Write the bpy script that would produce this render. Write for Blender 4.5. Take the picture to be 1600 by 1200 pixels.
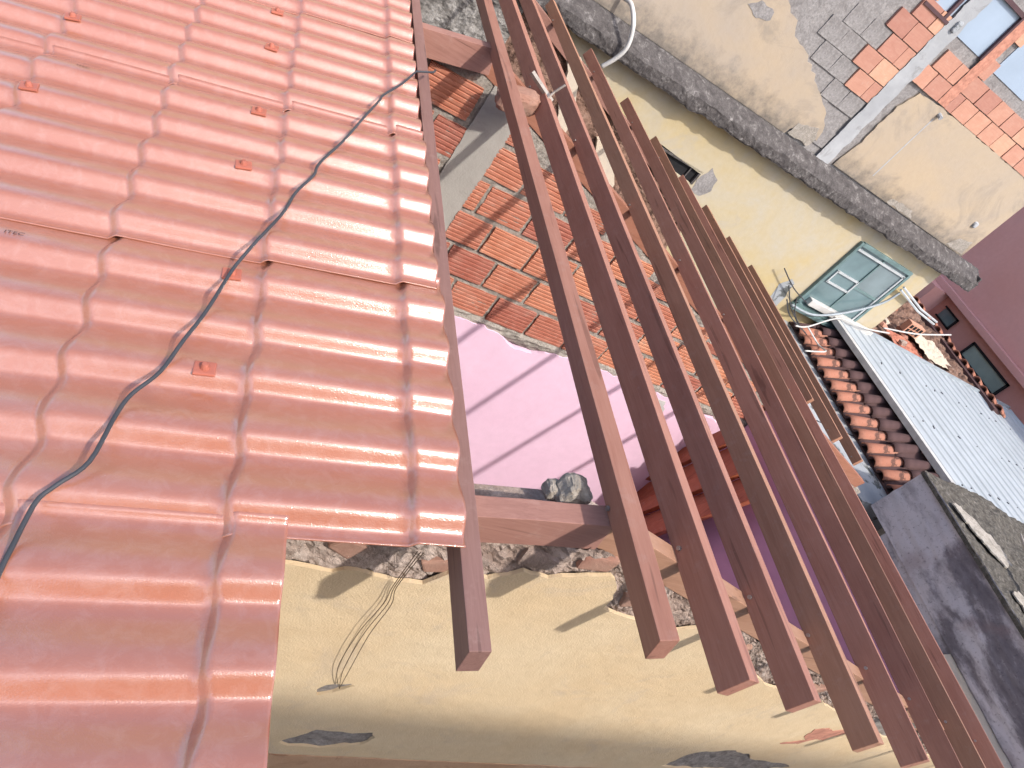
import bpy, bmesh, math, random
from mathutils import Vector, Matrix, noise
random.seed(7)
R_ = random.Random(11)
scn = bpy.context.scene
COL = scn.collection
for o in list(bpy.data.objects): bpy.data.objects.remove(o)

# ------------------------------------------------------------------ camera, world, sun, exposure
U = 0.52                       # metres per layout unit; layout origin is the lens, 5.2 m above the ground
H = 10 * U
def W(p): return Vector((p[0]*U, p[1]*U, p[2]*U + H))
cam = bpy.data.cameras.new('camera'); cam_o = bpy.data.objects.new('camera', cam); COL.objects.link(cam_o)
cam.sensor_width = 36.0; cam.lens = 25.39; cam.clip_start = 0.02; cam.clip_end = 600
M_ = [[0.82999, 0.28726, 0.47812], [-0.12972, -0.73427, 0.66635], [0.54249, -0.61509, -0.57217]]
rt = Vector([r[0] for r in M_]); dn = Vector([r[1] for r in M_]); fw = Vector([r[2] for r in M_])
m = Matrix((( rt[0], -dn[0], -fw[0]), (rt[1], -dn[1], -fw[1]), (rt[2], -dn[2], -fw[2]))).to_4x4()
m.translation = W((0, 0, 0)); cam_o.matrix_world = m
scn.camera = cam_o
SUN = Vector((0.23, -0.60, 0.77)).normalized()
world = bpy.data.worlds.new('World'); scn.world = world; world.use_nodes = True
wn = world.node_tree; sky = wn.nodes.new('ShaderNodeTexSky'); sky.sky_type = 'NISHITA'; sky.sun_disc = False
sky.sun_elevation = math.asin(SUN.z); sky.sun_rotation = math.atan2(SUN.x, SUN.y)
sky.air_density = 1.0; sky.dust_density = 3.0; sky.ozone_density = 1.0
wn.links.new(sky.outputs[0], wn.nodes['Background'].inputs[0]); wn.nodes['Background'].inputs[1].default_value = 0.15
sl = bpy.data.lights.new('sun', 'SUN'); sl.energy = 2.0; sl.angle = math.radians(1.4); sl.color = (1.0, 0.95, 0.88)
so = bpy.data.objects.new('sun', sl); COL.objects.link(so); so.rotation_euler = (-SUN).to_track_quat('-Z', 'Y').to_euler(); so.location = (0, 0, 30)
scn.view_settings.view_transform = 'Standard'; scn.view_settings.look = 'None'
scn.view_settings.exposure = 1.04; scn.view_settings.gamma = 1.0; scn.view_settings.use_curve_mapping = False

# ------------------------------------------------------------------ materials
class NT:
    def __init__(s, name):
        s.m = bpy.data.materials.new(name); s.m.use_nodes = True; s.t = s.m.node_tree
        s.b = s.t.nodes['Principled BSDF']; s.x = 0
    def n(s, typ, **kw):
        k = s.t.nodes.new('ShaderNode' + typ)
        for a, v in kw.items(): setattr(k, a, v)
        return k
    def l(s, a, b): s.t.links.new(a, b)
    def coords(s, scale=(1, 1, 1), rand=True, kind='Object'):
        tc = s.n('TexCoord'); mp = s.n('Mapping'); mp.inputs['Scale'].default_value = scale
        src = tc.outputs[kind]
        if rand:
            oi = s.n('ObjectInfo'); vm = s.n('VectorMath', operation='SCALE'); vm.inputs[3].default_value = 40
            cb = s.n('CombineXYZ'); s.l(oi.outputs['Random'], cb.inputs[0]); s.l(oi.outputs['Random'], cb.inputs[1]); s.l(cb.outputs[0], vm.inputs[0])
            ad = s.n('VectorMath', operation='ADD'); s.l(src, ad.inputs[0]); s.l(vm.outputs[0], ad.inputs[1]); src = ad.outputs[0]
        s.l(src, mp.inputs[0]); return mp.outputs[0]
    def noise(s, vec, scale, detail=4, rough=.55, dist=0):
        k = s.n('TexNoise'); k.inputs['Scale'].default_value = scale; k.inputs['Detail'].default_value = detail
        k.inputs['Roughness'].default_value = rough; k.inputs['Distortion'].default_value = dist
        s.l(vec, k.inputs['Vector']); return k.outputs[0]
    def ramp(s, f, pts):
        k = s.n('ValToRGB'); e = k.color_ramp.elements
        while len(e) < len(pts): e.new(0.5)
        for q, (p, c) in zip(e, pts):
            q.position = p; q.color = (c[0], c[1], c[2], 1) if hasattr(c, '__len__') else (c, c, c, 1)
        s.l(f, k.inputs[0]); return k.outputs[0]
    def mix(s, f, a, b, mode='MIX'):
        k = s.n('Mix', data_type='RGBA', blend_type=mode)
        for v, i in ((f, 0), (a, 6), (b, 7)):
            if hasattr(v, 'is_linked') or hasattr(v, 'links'): s.l(v, k.inputs[i])
            else: k.inputs[i].default_value = v if i == 0 else (v[0], v[1], v[2], 1)
        return k.outputs[2]
    def col(s, c):
        if hasattr(c, 'links'): s.l(c, s.b.inputs['Base Color'])
        else: s.b.inputs['Base Color'].default_value = (*c, 1)
    def bump(s, h, strength=.3, dist=.01, prev=None):
        k = s.n('Bump'); k.inputs['Strength'].default_value = strength; k.inputs['Distance'].default_value = dist
        s.l(h, k.inputs['Height'])
        if prev is not None: s.l(prev, k.inputs['Normal'])
        s.l(k.outputs[0], s.b.inputs['Normal']); return k.outputs[0]
    def rough(s, v):
        if hasattr(v, 'links'): s.l(v, s.b.inputs['Roughness'])
        else: s.b.inputs['Roughness'].default_value = v
    def spec(s, v): s.b.inputs['Specular IOR Level'].default_value = v
    def randval(s, lo, hi):
        oi = s.n('ObjectInfo'); mr = s.n('MapRange'); mr.inputs[3].default_value = lo; mr.inputs[4].default_value = hi
        s.l(oi.outputs['Random'], mr.inputs[0]); return mr.outputs[0]
    def hsv(s, c, val=None, hue=None, sat=None):
        k = s.n('HueSaturation'); s.l(c, k.inputs['Color'])
        for v, nme in ((val, 'Value'), (hue, 'Hue'), (sat, 'Saturation')):
            if v is not None:
                if hasattr(v, 'links'): s.l(v, k.inputs[nme])
                else: k.inputs[nme].default_value = v
        return k.outputs[0]

def wood(name, c0, c1, c2, axis='Y', bri=(.8, 1.15), rough=.6):
    t = NT(name); sc = {'Y': (1, .06, 1), 'X': (.06, 1, 1), 'Z': (1, 1, .06)}[axis]
    v = t.coords(sc); v2 = t.coords((1, 1, 1))
    g = t.noise(v, 60, 5, .6, .6); g2 = t.noise(v, 260, 3, .6); b = t.noise(v2, 5, 3)
    c = t.ramp(g, [(.3, c0), (.5, c1), (.72, c2)])
    c = t.mix(.5, c, c1); c = t.mix(.18, c, t.ramp(g2, [(.35, c0), (.65, c2)]))
    cv = t.coords({'Y': (1, .05, 1), 'X': (.05, 1, 1), 'Z': (1, 1, .05)}[axis]); ck = t.noise(cv, 38, 2, .4, .3)
    c = t.mix(t.ramp(ck, [(.66, 0), (.69, .5)]), c, tuple(x*.45 for x in c0))
    dz = t.noise(v2, 22, 5, .7); c = t.mix(t.ramp(dz, [(.56, 0), (.75, .25)]), c, (.42, .30, .26))
    c = t.mix(t.ramp(b, [(.4, 0), (.8, .45)]), c, c2)
    c = t.hsv(c, val=t.randval(*bri)); t.col(c); t.rough(rough); t.spec(.35)
    bb = t.bump(g, .25, .003); t.bump(g2, .2, .001, bb); return t.m
def plaster(name, base, alt, dirt=None, dirt_amt=.5, fine=140, bumpd=.003, big=2.2, streak=None, fleck=None):
    t = NT(name); v = t.coords(rand=False)
    a = t.noise(v, big, 5, .6, .4); f = t.noise(v, fine, 3, .6); md = t.noise(v, 14, 4, .6)
    c = t.mix(t.ramp(a, [(.38, 0), (.66, 1)]), base, alt)
    c = t.mix(t.ramp(md, [(.3, .25), (.7, 0)]), c, tuple(x*.8 for x in base))
    if dirt:
        d = t.noise(v, big*1.7, 8, .7, .8); c = t.mix(t.ramp(d, [(.55, 0), (.55+.2*(1-dirt_amt)+.02, dirt_amt)]), c, dirt)
    if fleck:
        d = t.noise(v, 45, 4, .7); c = t.mix(t.ramp(d, [(.62, 0), (.7, .8)]), c, fleck)
    if streak:
        v3 = t.coords((1, 1, .12), rand=False); d = t.noise(v3, 6, 5, .6); c = t.mix(t.ramp(d, [(.5, 0), (.75, .5)]), c, streak)
    t.col(c); t.rough(.9); t.spec(.2)
    b1 = t.bump(md, .3, bumpd*4); t.bump(f, .6, bumpd, b1); return t.m
def rubble(name, cs, scale=9, dist=.03):
    t = NT(name); v = t.coords(rand=False)
    n1 = t.noise(v, scale, 8, .68, .6); n2 = t.noise(v, scale*5, 5, .7)
    vo = t.n('TexVoronoi', feature='DISTANCE_TO_EDGE'); vo.inputs['Scale'].default_value = scale*1.1; t.l(v, vo.inputs['Vector'])
    c = t.ramp(n1, [(.25, cs[0]), (.42, cs[1]), (.55, cs[2]), (.75, cs[3])])
    c = t.mix(t.ramp(n2, [(.35, .6), (.6, 0)]), c, tuple(x*.55 for x in cs[1]))
    t.col(c); t.rough(.95); t.spec(.1)
    b = t.bump(n1, .9, dist); t.bump(n2, .8, dist*.4, b); return t.m
def plain(name, c, rough=.6, spec=.3, metal=0, var=.15, scale=8, bumpd=0):
    t = NT(name); v = t.coords(); n = t.noise(v, scale, 5, .6)
    t.col(t.mix(t.ramp(n, [(.35, 0), (.7, 1)]), tuple(x*(1-var) for x in c), tuple(min(1, x*(1+var)) for x in c)))
    t.rough(rough); t.spec(spec); t.b.inputs['Metallic'].default_value = metal
    if bumpd: t.bump(t.noise(v, scale*8, 4, .65), .5, bumpd)
    return t.m

def tile_mat():
    t = NT('tile_pvc'); v = t.coords(rand=False)
    a = t.noise(v, 3.2, 5, .6, .3); d = t.noise(v, 26, 6, .7, .6); o = t.noise(v, 380, 2, .5); o2 = t.noise(v, 150, 2, .5)
    c = t.mix(t.ramp(a, [(.35, 0), (.7, 1)]), (.37, .125, .068), (.39, .145, .085))
    c = t.mix(t.ramp(d, [(.45, .03), (.78, .26)]), c, (.56, .38, .34))          # thin pale pinkish film
    v4 = t.coords((.25, 1, 1), rand=False); sc = t.noise(v4, 34, 7, .75, 1.2)
    c = t.mix(t.ramp(sc, [(.70, 0), (.76, .5)]), c, (.78, .68, .66))          # pale scuffs
    t.col(c); t.rough(t.ramp(a, [(.3, .30), (.75, .40)])); t.spec(.6); t.b.inputs['Coat Weight'].default_value = 1; t.b.inputs['Coat Roughness'].default_value = .13; t.b.inputs['Coat IOR'].default_value = 1.95
    b = t.bump(o2, .12, .0012); nb_ = t.bump(o, .42, .0010, b); t.l(nb_, t.b.inputs['Coat Normal']); return t.m
def brick_mat(name, pale=.0):
    t = NT(name); v = t.coords(); a = t.noise(v, 9, 5, .65, .4); st = t.noise(t.coords((.15, 1, 1)), 70, 4, .6)
    c = t.ramp(a, [(.3, (.42, .16, .10)), (.5, (.50, .21, .14)), (.7, (.55, .28, .20))])
    c = t.mix(t.ramp(st, [(.4, .35), (.62, 0)]), c, (.36, .10, .06))
    d = t.noise(v, 22, 6, .7); c = t.mix(t.ramp(d, [(.6, 0), (.72, .55)]), c, (.52, .42, .36))
    if pale: c = t.mix(pale, c, (.47, .30, .235))
    c = t.hsv(c, val=t.randval(.78, 1.18), hue=t.randval(.492, .51)); t.col(c); t.rough(.9); t.spec(.15)
    t.bump(t.noise(v, 90, 4, .65), .5, .003); return t.m

MT = {}
MT['tile'] = tile_mat()
MT['cap'] = plain('cap_pvc', (.42, .13, .085), .4, .5)
MT['wood'] = wood('purlin_wood', (.25, .105, .072), (.33, .15, .105), (.41, .205, .15), 'Y')
MT['woodb'] = wood('purlin_wood_brown', (.24, .115, .07), (.32, .16, .10), (.39, .21, .14), 'Y')
MT['wood_dull'] = wood('purlin_wood_dull', (.17, .085, .07), (.225, .12, .10), (.285, .16, .135), 'Y')
MT['rafter'] = wood('rafter_wood', (.20, .095, .075), (.28, .14, .11), (.36, .195, .155), 'X')
MT['rafter_o'] = wood('rafter_wood_orange', (.25, .125, .075), (.34, .185, .12), (.41, .245, .165), 'X')
MT['rafter_m'] = wood('rafter_wood_red', (.20, .08, .05), (.28, .12, .075), (.35, .165, .11), 'X')
MT['frame'] = wood('frame_wood', (.24, .06, .03), (.38, .11, .055), (.5, .17, .085), 'Z', rough=.4)
MT['yellow'] = plaster('yellow_plaster', (.63, .475, .295), (.66, .525, .35), (.50, .40, .30), .5, fine=170, bumpd=.004)
MT['dado'] = plaster('orange_dado', (.44, .26, .15), (.53, .36, .24), (.26, .13, .07), .7, fine=90, bumpd=.004)
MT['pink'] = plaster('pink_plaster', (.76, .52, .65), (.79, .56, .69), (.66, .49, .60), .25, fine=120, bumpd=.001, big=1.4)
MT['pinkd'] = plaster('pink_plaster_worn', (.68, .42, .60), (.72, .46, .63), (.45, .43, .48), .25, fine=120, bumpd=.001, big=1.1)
MT['cream'] = plaster('cream_plaster', (.62, .52, .40), (.57, .50, .43), (.40, .36, .32), .45, fine=150, big=1.3)
MT['far_yellow'] = plaster('far_yellow_plaster', (.47, .375, .205), (.43, .40, .34), (.37, .345, .31), .5, fine=150, bumpd=.002, big=.8)
def mouldy(m, z0, h):
    t = NT.__new__(NT); t.m = m; t.t = m.node_tree; t.b = t.t.nodes['Principled BSDF']
    old = t.b.inputs['Base Color'].links[0].from_socket; v = t.coords(rand=False)
    sp = t.n('SeparateXYZ'); t.l(v, sp.inputs[0]); mr_ = t.n('MapRange'); mr_.inputs[1].default_value = z0; mr_.inputs[2].default_value = z0+h
    mr_.inputs[3].default_value = .34; mr_.inputs[4].default_value = -.12; t.l(sp.outputs[2], mr_.inputs[0])
    nz = t.noise(v, 7, 10, .72, 0); ad = t.n('Math', operation='ADD'); t.l(nz, ad.inputs[0]); t.l(mr_.outputs[0], ad.inputs[1])
    t.col(t.mix(t.ramp(ad.outputs[0], [(.48, 0), (.66, .3), (.92, .85)]), old, (.095, .088, .082)))
MT['far_cream'] = plaster('far_cream_plaster', (.43, .34, .24), (.37, .315, .26), (.21, .19, .17), .5, fine=150, bumpd=.003, big=.75)
mouldy(MT['far_cream'], (-2.56+10)*U, .42)
MT['mortar'] = rubble('mortar', [(.20, .18, .15), (.30, .27, .235), (.37, .335, .295), (.45, .41, .37)], 16, .012)
MT['rough_cement'] = rubble('rough_cement', [(.11, .105, .10), (.24, .225, .21), (.32, .305, .29), (.40, .385, .37)], 9, .03)
MT['grey_wall'] = rubble('grey_render', [(.17, .16, .16), (.25, .235, .23), (.30, .285, .28), (.36, .34, .33)], 7, .012)
MT['core'] = rubble('broken_core', [(.22, .15, .12), (.36, .27, .225), (.46, .37, .32), (.54, .46, .41)], 8, .03)
MT['earth'] = rubble('broken_brown', [(.09, .055, .042), (.20, .12, .09), (.27, .17, .13), (.36, .25, .20)], 6, .04)
MT['brick'] = brick_mat('clay_brick'); MT['brick2'] = brick_mat('clay_brick_far', .5)
MT['brickold'] = plaster('old_brick', (.30, .15, .11), (.38, .25, .19), (.30, .24, .2), .6, fine=90, big=4)
MT['concrete'] = plaster('smooth_concrete', (.34, .32, .29), (.40, .375, .34), (.24, .225, .21), .5, fine=90, big=1.6, streak=(.22, .2, .19))
MT['col'] = plaster('column_cement', (.33, .34, .355), (.42, .43, .445), (.20, .195, .19), .65, fine=90, big=1.5, bumpd=.004)
MT['ledge'] = rubble('weathered_ledge', [(.035, .031, .031), (.085, .077, .076), (.12, .11, .107), (.34, .32, .31)], 10, .015)
MT['stone'] = rubble('grey_stone', [(.23, .195, .165), (.34, .295, .245), (.40, .35, .295), (.46, .41, .355)], 14, .006)
MT['bare'] = rubble('bare_cement', [(.12, .105, .09), (.34, .31, .27), (.44, .40, .35), (.5, .46, .41)], 9, .01)
MT['hole'] = rubble('exposed_render', [(.16, .135, .12), (.26, .23, .21), (.31, .28, .26), (.36, .33, .31)], 12, .01)
MT['redpaint'] = plain('old_red_paint', (.46, .22, .16), .9, .1, var=.25, scale=20)
MT['cable'] = plain('black_cable', (.05, .052, .058), .45, .4)
MT['wire'] = plain('thin_wire', (.12, .085, .05), .5, .4)
MT['white'] = plain('white_plastic', (.52, .51, .49), .5, .4)
MT['nail'] = plain('nail_steel', (.35, .32, .31), .4, .5, metal=.7)
MT['metal'] = plain('white_sheet_metal', (.40, .435, .46), .5, .4, var=.07, scale=2)
MT['metal_d'] = plain('sheet_metal_edge', (.30, .34, .37), .5, .4)
MT['screw'] = plain('screw_dark', (.06, .06, .07), .6, .3)
MT['oldtile'] = plaster('old_clay_tile', (.36, .15, .10), (.42, .21, .15), (.075, .045, .04), .8, fine=120, big=3.0)
def stain_mat():
    t = NT('stained_wall'); v = t.coords(rand=False); vh = t.coords((1, .55, 1.25), rand=False)
    a = t.noise(vh, 1.5, 9, .62, .25); b = t.noise(vh, 3.6, 10, .68, .3); c0 = t.noise(v, .9, 4, .5); f = t.noise(v, 90, 4, .7)
    c = t.mix(t.ramp(c0, [(.35, 0), (.65, 1)]), (.66, .60, .64), (.53, .51, .56))
    c = t.mix(t.ramp(b, [(.50, 0), (.66, .5)]), c, (.17, .15, .18)); c = t.mix(t.ramp(a, [(.52, 0), (.60, .7), (.70, .92)]), c, (.075, .062, .08))
    c = t.mix(t.ramp(t.noise(v, 2.4, 5, .6), [(.56, 0), (.7, .4)]), c, (.26, .17, .17))
    sp_ = t.noise(v, 26, 6, .75); c = t.mix(t.ramp(sp_, [(.56, 0), (.64, .5)]), c, (.09, .08, .10)); sp2 = t.noise(v, 17, 7, .75); c = t.mix(t.ramp(sp2, [(.60, 0), (.70, .35)]), c, (.55, .52, .56))
    t.col(c); t.rough(.92); t.spec(.15); t.bump(f, .5, .003); return t.m
MT['stain_old'] = plaster('stained_wall', (.36, .34, .40), (.26, .25, .31), (.04, .034, .05), .93, fine=110, big=1.0, bumpd=.003)
MT['stain'] = stain_mat()
MT['moss'] = rubble('mossy_concrete', [(.05, .044, .036), (.10, .09, .078), (.15, .138, .12), (.30, .275, .25)], 18, .015)
MT['slab'] = plaster('grey_slab', (.36, .38, .40), (.29, .31, .33), (.06, .065, .06), .85, fine=90, big=1.4)
MT['redwall'] = plaster('dusky_red_wall', (.64, .34, .31), (.67, .38, .36), (.58, .36, .34), .3, fine=140, bumpd=.001, big=.6)
MT['redlow'] = plaster('red_wall_lower', (.58, .27, .23), (.61, .31, .27), None, fine=140, bumpd=.001, big=.6)
MT['teal'] = plain('teal_paint', (.13, .20, .20), .5, .4, var=.2)
MT['alum'] = plain('aluminium', (.50, .53, .54), .4, .5, metal=.3)
MT['bluepanel'] = plain('blue_grey_panel', (.30, .37, .46), .5, .3, var=.06, scale=2)
MT['maroon'] = plain('maroon_frame', (.085, .045, .05), .6, .3)
MT['dark'] = plain('near_black', (.02, .02, .022), .8, .1)
MT['darkstrip'] = plaster('dark_brown', (.085, .05, .05), (.12, .07, .068), (.03, .025, .025), .6, fine=90, big=2)  # dark brown for the rear tile course, gutter tiles and boards
MT['ground'] = plaster('ground', (.25, .22, .19), (.31, .27, .23), (.15, .13, .11), .5, fine=40, big=.4)
MT['floor'] = plaster('room_floor', (.36, .25, .27), (.40, .29, .30), (.25, .2, .2), .4, fine=60, big=.8)
MT['print'] = plain('dark_print', (.10, .035, .03), .6, .2)
MT['deadwood'] = wood('dead_wood', (.2, .17, .14), (.34, .30, .26), (.5, .46, .41), 'Y')
def glass(name, c, rough=.08):
    t = NT(name); v = t.coords(); n = t.noise(v, 3, 4)
    t.col(t.mix(t.ramp(n, [(.35, 0), (.7, 1)]), c, tuple(x*1.35 for x in c))); t.rough(rough); t.spec(.8); return t.m
MT['glass_green'] = glass('window_glass_green', (.24, .30, .27), .3)
MT['glass'] = glass('window_glass', (.10, .155, .165), .2); MT['glass2'] = glass('window_glass_pale', (.13, .17, .18), .25)

# ------------------------------------------------------------------ building helpers (layout units -> metres at link time)
class MB:
    def __init__(s): s.v = []; s.f = []
    def add(s, v, f):
        o = len(s.v); s.v += [Vector(x) for x in v]; s.f += [tuple(i+o for i in q) for q in f]; return s
    def box(s, c, d, rot=None):
        vs = []
        for x in (-.5, .5):
            for y in (-.5, .5):
                for z in (-.5, .5):
                    p = Vector((x*d[0], y*d[1], z*d[2]))
                    if rot is not None: p = rot @ p
                    vs.append(p + Vector(c))
        return s.add(vs, [(0, 1, 3, 2), (4, 6, 7, 5), (0, 4, 5, 1), (2, 3, 7, 6), (0, 2, 6, 4), (1, 5, 7, 3)])
    def bx(s, x0, x1, y0, y1, z0, z1): return s.box(((x0+x1)/2, (y0+y1)/2, (z0+z1)/2), (x1-x0, y1-y0, z1-z0))
    def tube(s, pts, r, n=8, cap=True):
        pts = [Vector(p) for p in pts]; rings = []; up = Vector((.13, .21, .97))
        for i, p in enumerate(pts):
            t = (pts[min(i+1, len(pts)-1)] - pts[max(i-1, 0)]).normalized()
            a = t.cross(up); a = a.normalized() if a.length > 1e-4 else Vector((1, 0, 0)); b = t.cross(a)
            rr = r(i/(len(pts)-1)) if callable(r) else r
            rings.append([p + rr*(math.cos(2*math.pi*k/n)*a + math.sin(2*math.pi*k/n)*b) for k in range(n)])
        vs = [q for R in rings for q in R]; fs = []
        for i in range(len(pts)-1):
            for k in range(n): fs.append((i*n+k, i*n+(k+1) % n, (i+1)*n+(k+1) % n, (i+1)*n+k))
        if cap: fs += [tuple(range(n))[::-1], tuple((len(pts)-1)*n+k for k in range(n))]
        return s.add(vs, fs)
    def grid(s, nu, nv, fn):
        vs = [fn(i/nu, j/nv) for i in range(nu+1) for j in range(nv+1)]
        return s.add(vs, [(i*(nv+1)+j, (i+1)*(nv+1)+j, (i+1)*(nv+1)+j+1, i*(nv+1)+j+1) for i in range(nu) for j in range(nv)])
    def mesh(s, name, mat, origin, smooth=False, bevel=0):
        me = bpy.data.meshes.new(name)
        o = Vector(origin)
        me.from_pydata([tuple((v-o)*U) for v in s.v], [], s.f); me.validate()
        bm = bmesh.new(); bm.from_mesh(me)
        bmesh.ops.remove_doubles(bm, verts=bm.verts, dist=1e-5)
        bmesh.ops.recalc_face_normals(bm, faces=bm.faces)
        if bevel:
            bmesh.ops.bevel(bm, geom=[e for e in bm.edges if len(e.link_faces) == 2 and e.calc_face_angle(0) > .6], offset=bevel*U, segments=2, affect='EDGES', profile=.6)
        bm.to_mesh(me); bm.free()
        if smooth: me.polygons.foreach_set('use_smooth', [True]*len(me.polygons))
        me.materials.append(mat); return me
def link(name, me, parent=None, loc=(0, 0, 0), porg=None):
    o = bpy.data.objects.new(name, me); COL.objects.link(o)
    if parent is not None:
        o.parent = parent; o.location = (Vector(loc) - Vector(porg if porg is not None else parent['_org']))*U
    else: o.location = W(loc)
    o['_org'] = tuple(loc); return o
def tag(o, label, cat, group=None):
    o['label'] = label; o['category'] = cat
    if group: o['group'] = group
    return o
def thing(name, label, cat, p, group=None):
    o = bpy.data.objects.new(name, None); COL.objects.link(o); o.location = W(p); o['_org'] = tuple(p); o.empty_display_size = .1
    return tag(o, label, cat, group)
def part(name, mb, mat, parent, smooth=False, bevel=0, kind=None, label=None):
    org = tuple(parent['_org']); o = link(name, mb.mesh(name, MT[mat], org, smooth, bevel), parent, org)
    if kind: o['kind'] = kind
    if label: o['label'] = label
    return o
def single(name, mb, mat, label, cat, p, smooth=False, bevel=0, group=None):
    o = link(name, mb.mesh(name, MT[mat], p, smooth, bevel), None, p); return tag(o, label, cat, group)
def structure(name, mb, mat, p=(0, 0, -10), smooth=False):
    o = link(name, mb.mesh(name, MT[mat], p, smooth), None, p); o['kind'] = 'structure'; return o
def fbm(p, s, oct=4):
    return noise.fractal(Vector(p)*s, .9, 2.1, oct)
def ragged(poly, step=.08, amp=.03, seed=0, keep=None):
    """subdivide a closed 2-D outline and roughen it; edges whose index is in keep stay straight"""
    out = []
    for i in range(len(poly)):
        a = Vector(poly[i]); b = Vector(poly[(i+1) % len(poly)]); n = max(1, int((b-a).length/step))
        if keep and i in keep: n = 1
        t = (b-a).normalized() if (b-a).length > 1e-6 else Vector((1, 0)); nr = Vector((-t.y, t.x))
        for k in range(n):
            q = a + (b-a)*k/n
            if n > 1 and k > 0:
                d = noise.noise(Vector((q.x*7+seed*9.1, q.y*7, seed))) + .6*noise.noise(Vector((q.x*23+seed, q.y*23, 3)))
                q = q + nr*d*amp
            out.append(q)
    return out
def panel(outer, holes, y, thick, plane='Y'):
    """solid sheet with a ragged outline (x,z) and holes, its face at y, going back by thick"""
    bm = bmesh.new(); edges = []
    for loop in [outer] + holes:
        vs = [bm.verts.new((q[0], 0, q[1])) for q in loop]
        edges += [bm.edges.new((vs[i], vs[(i+1) % len(vs)])) for i in range(len(vs))]
    bmesh.ops.triangle_fill(bm, use_beauty=True, edges=edges, normal=(0, -1, 0))
    fs = list(bm.faces); r = bmesh.ops.extrude_face_region(bm, geom=fs)
    for e in r['geom']:
        if isinstance(e, bmesh.types.BMVert): e.co.y += thick
    bm.verts.ensure_lookup_table(); bm.verts.index_update()
    mb = MB()
    f = (lambda v: (v.x, y+v.y, v.z)) if plane == 'Y' else (lambda v: (y+v.y, v.x, v.z))
    mb.add([f(v.co) for v in bm.verts], [tuple(v.index for v in q.verts) for q in bm.faces]); bm.free(); return mb
def beam(p0, p1, w, h, tilt, warp=.004, seg=14, seed=0):
    """timber whose TOP-RIGHT arris runs p0->p1; section w wide, h deep, leaning by tilt (radians)"""
    p0 = Vector(p0); p1 = Vector(p1); d = (p1-p0).normalized()
    up = Vector((-math.sin(tilt), 0, math.cos(tilt))); up = (up - d*up.dot(d)).normalized(); rt_ = d.cross(up)
    c = [(0, 0), (-w, 0), (-w, -h), (0, -h)]; mb = MB(); vs = []
    for i in range(seg+1):
        t = i/seg; q = p0 + (p1-p0)*t
        for k, (a, b) in enumerate(c):
            da = warp*noise.noise(Vector((t*9, k*7.3, seed*3.1))); db = warp*noise.noise(Vector((t*7, k*5.1+9, seed*2.7)))
            vs.append(q + rt_*(a+da) + up*(b+db))
    fs = [(i*4+k, i*4+(k+1) % 4, (i+1)*4+(k+1) % 4, (i+1)*4+k) for i in range(seg) for k in range(4)] + [(3, 2, 1, 0), tuple(seg*4+k for k in range(4))]
    return mb.add(vs, fs)
# ------------------------------------------------------------------ setting
structure('ground', MB().bx(-300, 300, -300, 300, -10.3, -10.0), 'ground')
structure('room_floor', MB().bx(-2.7, 8.7, 1.95, 6.7, -9.98, -9.9), 'floor')

# slopes
def zl(x): return -2.063 + .27*(x-1.365)         # top of purlins, left slope
def zr(x): return -1.838 - .3153*(x-2.142)       # right slope
def raft_top(x): return (-2.19 + .25*(x-1.53)) if x < 2.16 else (zr(x) - .178)

# ------------------------------------------------------------------ near gable wall
gw = thing('gable_wall', 'yellow plastered gable wall with broken brick top under the purlin ends', 'wall', (3, 1.8, -10))
core = MB()
def core_fn(u, v):
    x = -.6 + u*9.7; top = raft_top(x) - (.205 if x < 2.16 else .19); z = top + (-1.05)*v
    d = fbm((x, 0, z), 3.2, 5)*.030 + abs(fbm((x, 4, z), 9, 4))*.03 + fbm((x, 6, z), 30, 3)*.010
    return (x, max(1.648, 1.655 + d*1.2), z + (.025*fbm((x, 9, z), 6) if v == 0 else 0))
core.grid(620, 60, core_fn)
part('rubble_core', core, 'core', gw, smooth=False)
body = MB()
xs = [-2.8 + 11.9*i/40 for i in range(41)]
for x0, x1 in zip(xs[:-1], xs[1:]):
    z0 = raft_top(x0)-.21; z1 = raft_top(x1)-.21
    body.add([(x0, 1.76, -10), (x1, 1.76, -10), (x1, 1.76, z1), (x0, 1.76, z0), (x0, 1.98, -10), (x1, 1.98, -10), (x1, 1.98, z1), (x0, 1.98, z0)],
             [(0, 1, 2, 3), (4, 7, 6, 5), (3, 2, 6, 7)])
body.bx(-2.8, 9.1, 1.74, 1.99, -10, -9.9)
part('wall_body', body, 'core', gw)
top = [(-2.8, -3.5), (.3, -2.9), (.88, -2.79), (1.11, -2.79), (1.21, -2.74), (1.42, -2.78), (1.55, -2.76), (1.62, -2.63), (1.82, -2.61), (1.95, -2.49), (2.11, -2.51), (2.23, -2.45), (2.41, -2.38),
       (2.50, -2.45), (2.58, -2.58), (2.6, -2.69), (2.83, -2.74), (3.24, -2.78), (3.38, -2.68), (3.7, -2.86), (4.2, -3.12), (4.62, -3.31), (4.85, -3.33), (5.3, -3.40), (5.67, -3.55), (6.4, -3.82), (7.2, -4.05), (8.2, -4.35), (9.1, -4.55)]
outer = ragged(top + [(9.1, -5.215), (-2.8, -5.215)], .05, .022, 1, keep={len(top)-1, len(top)+1})
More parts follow.
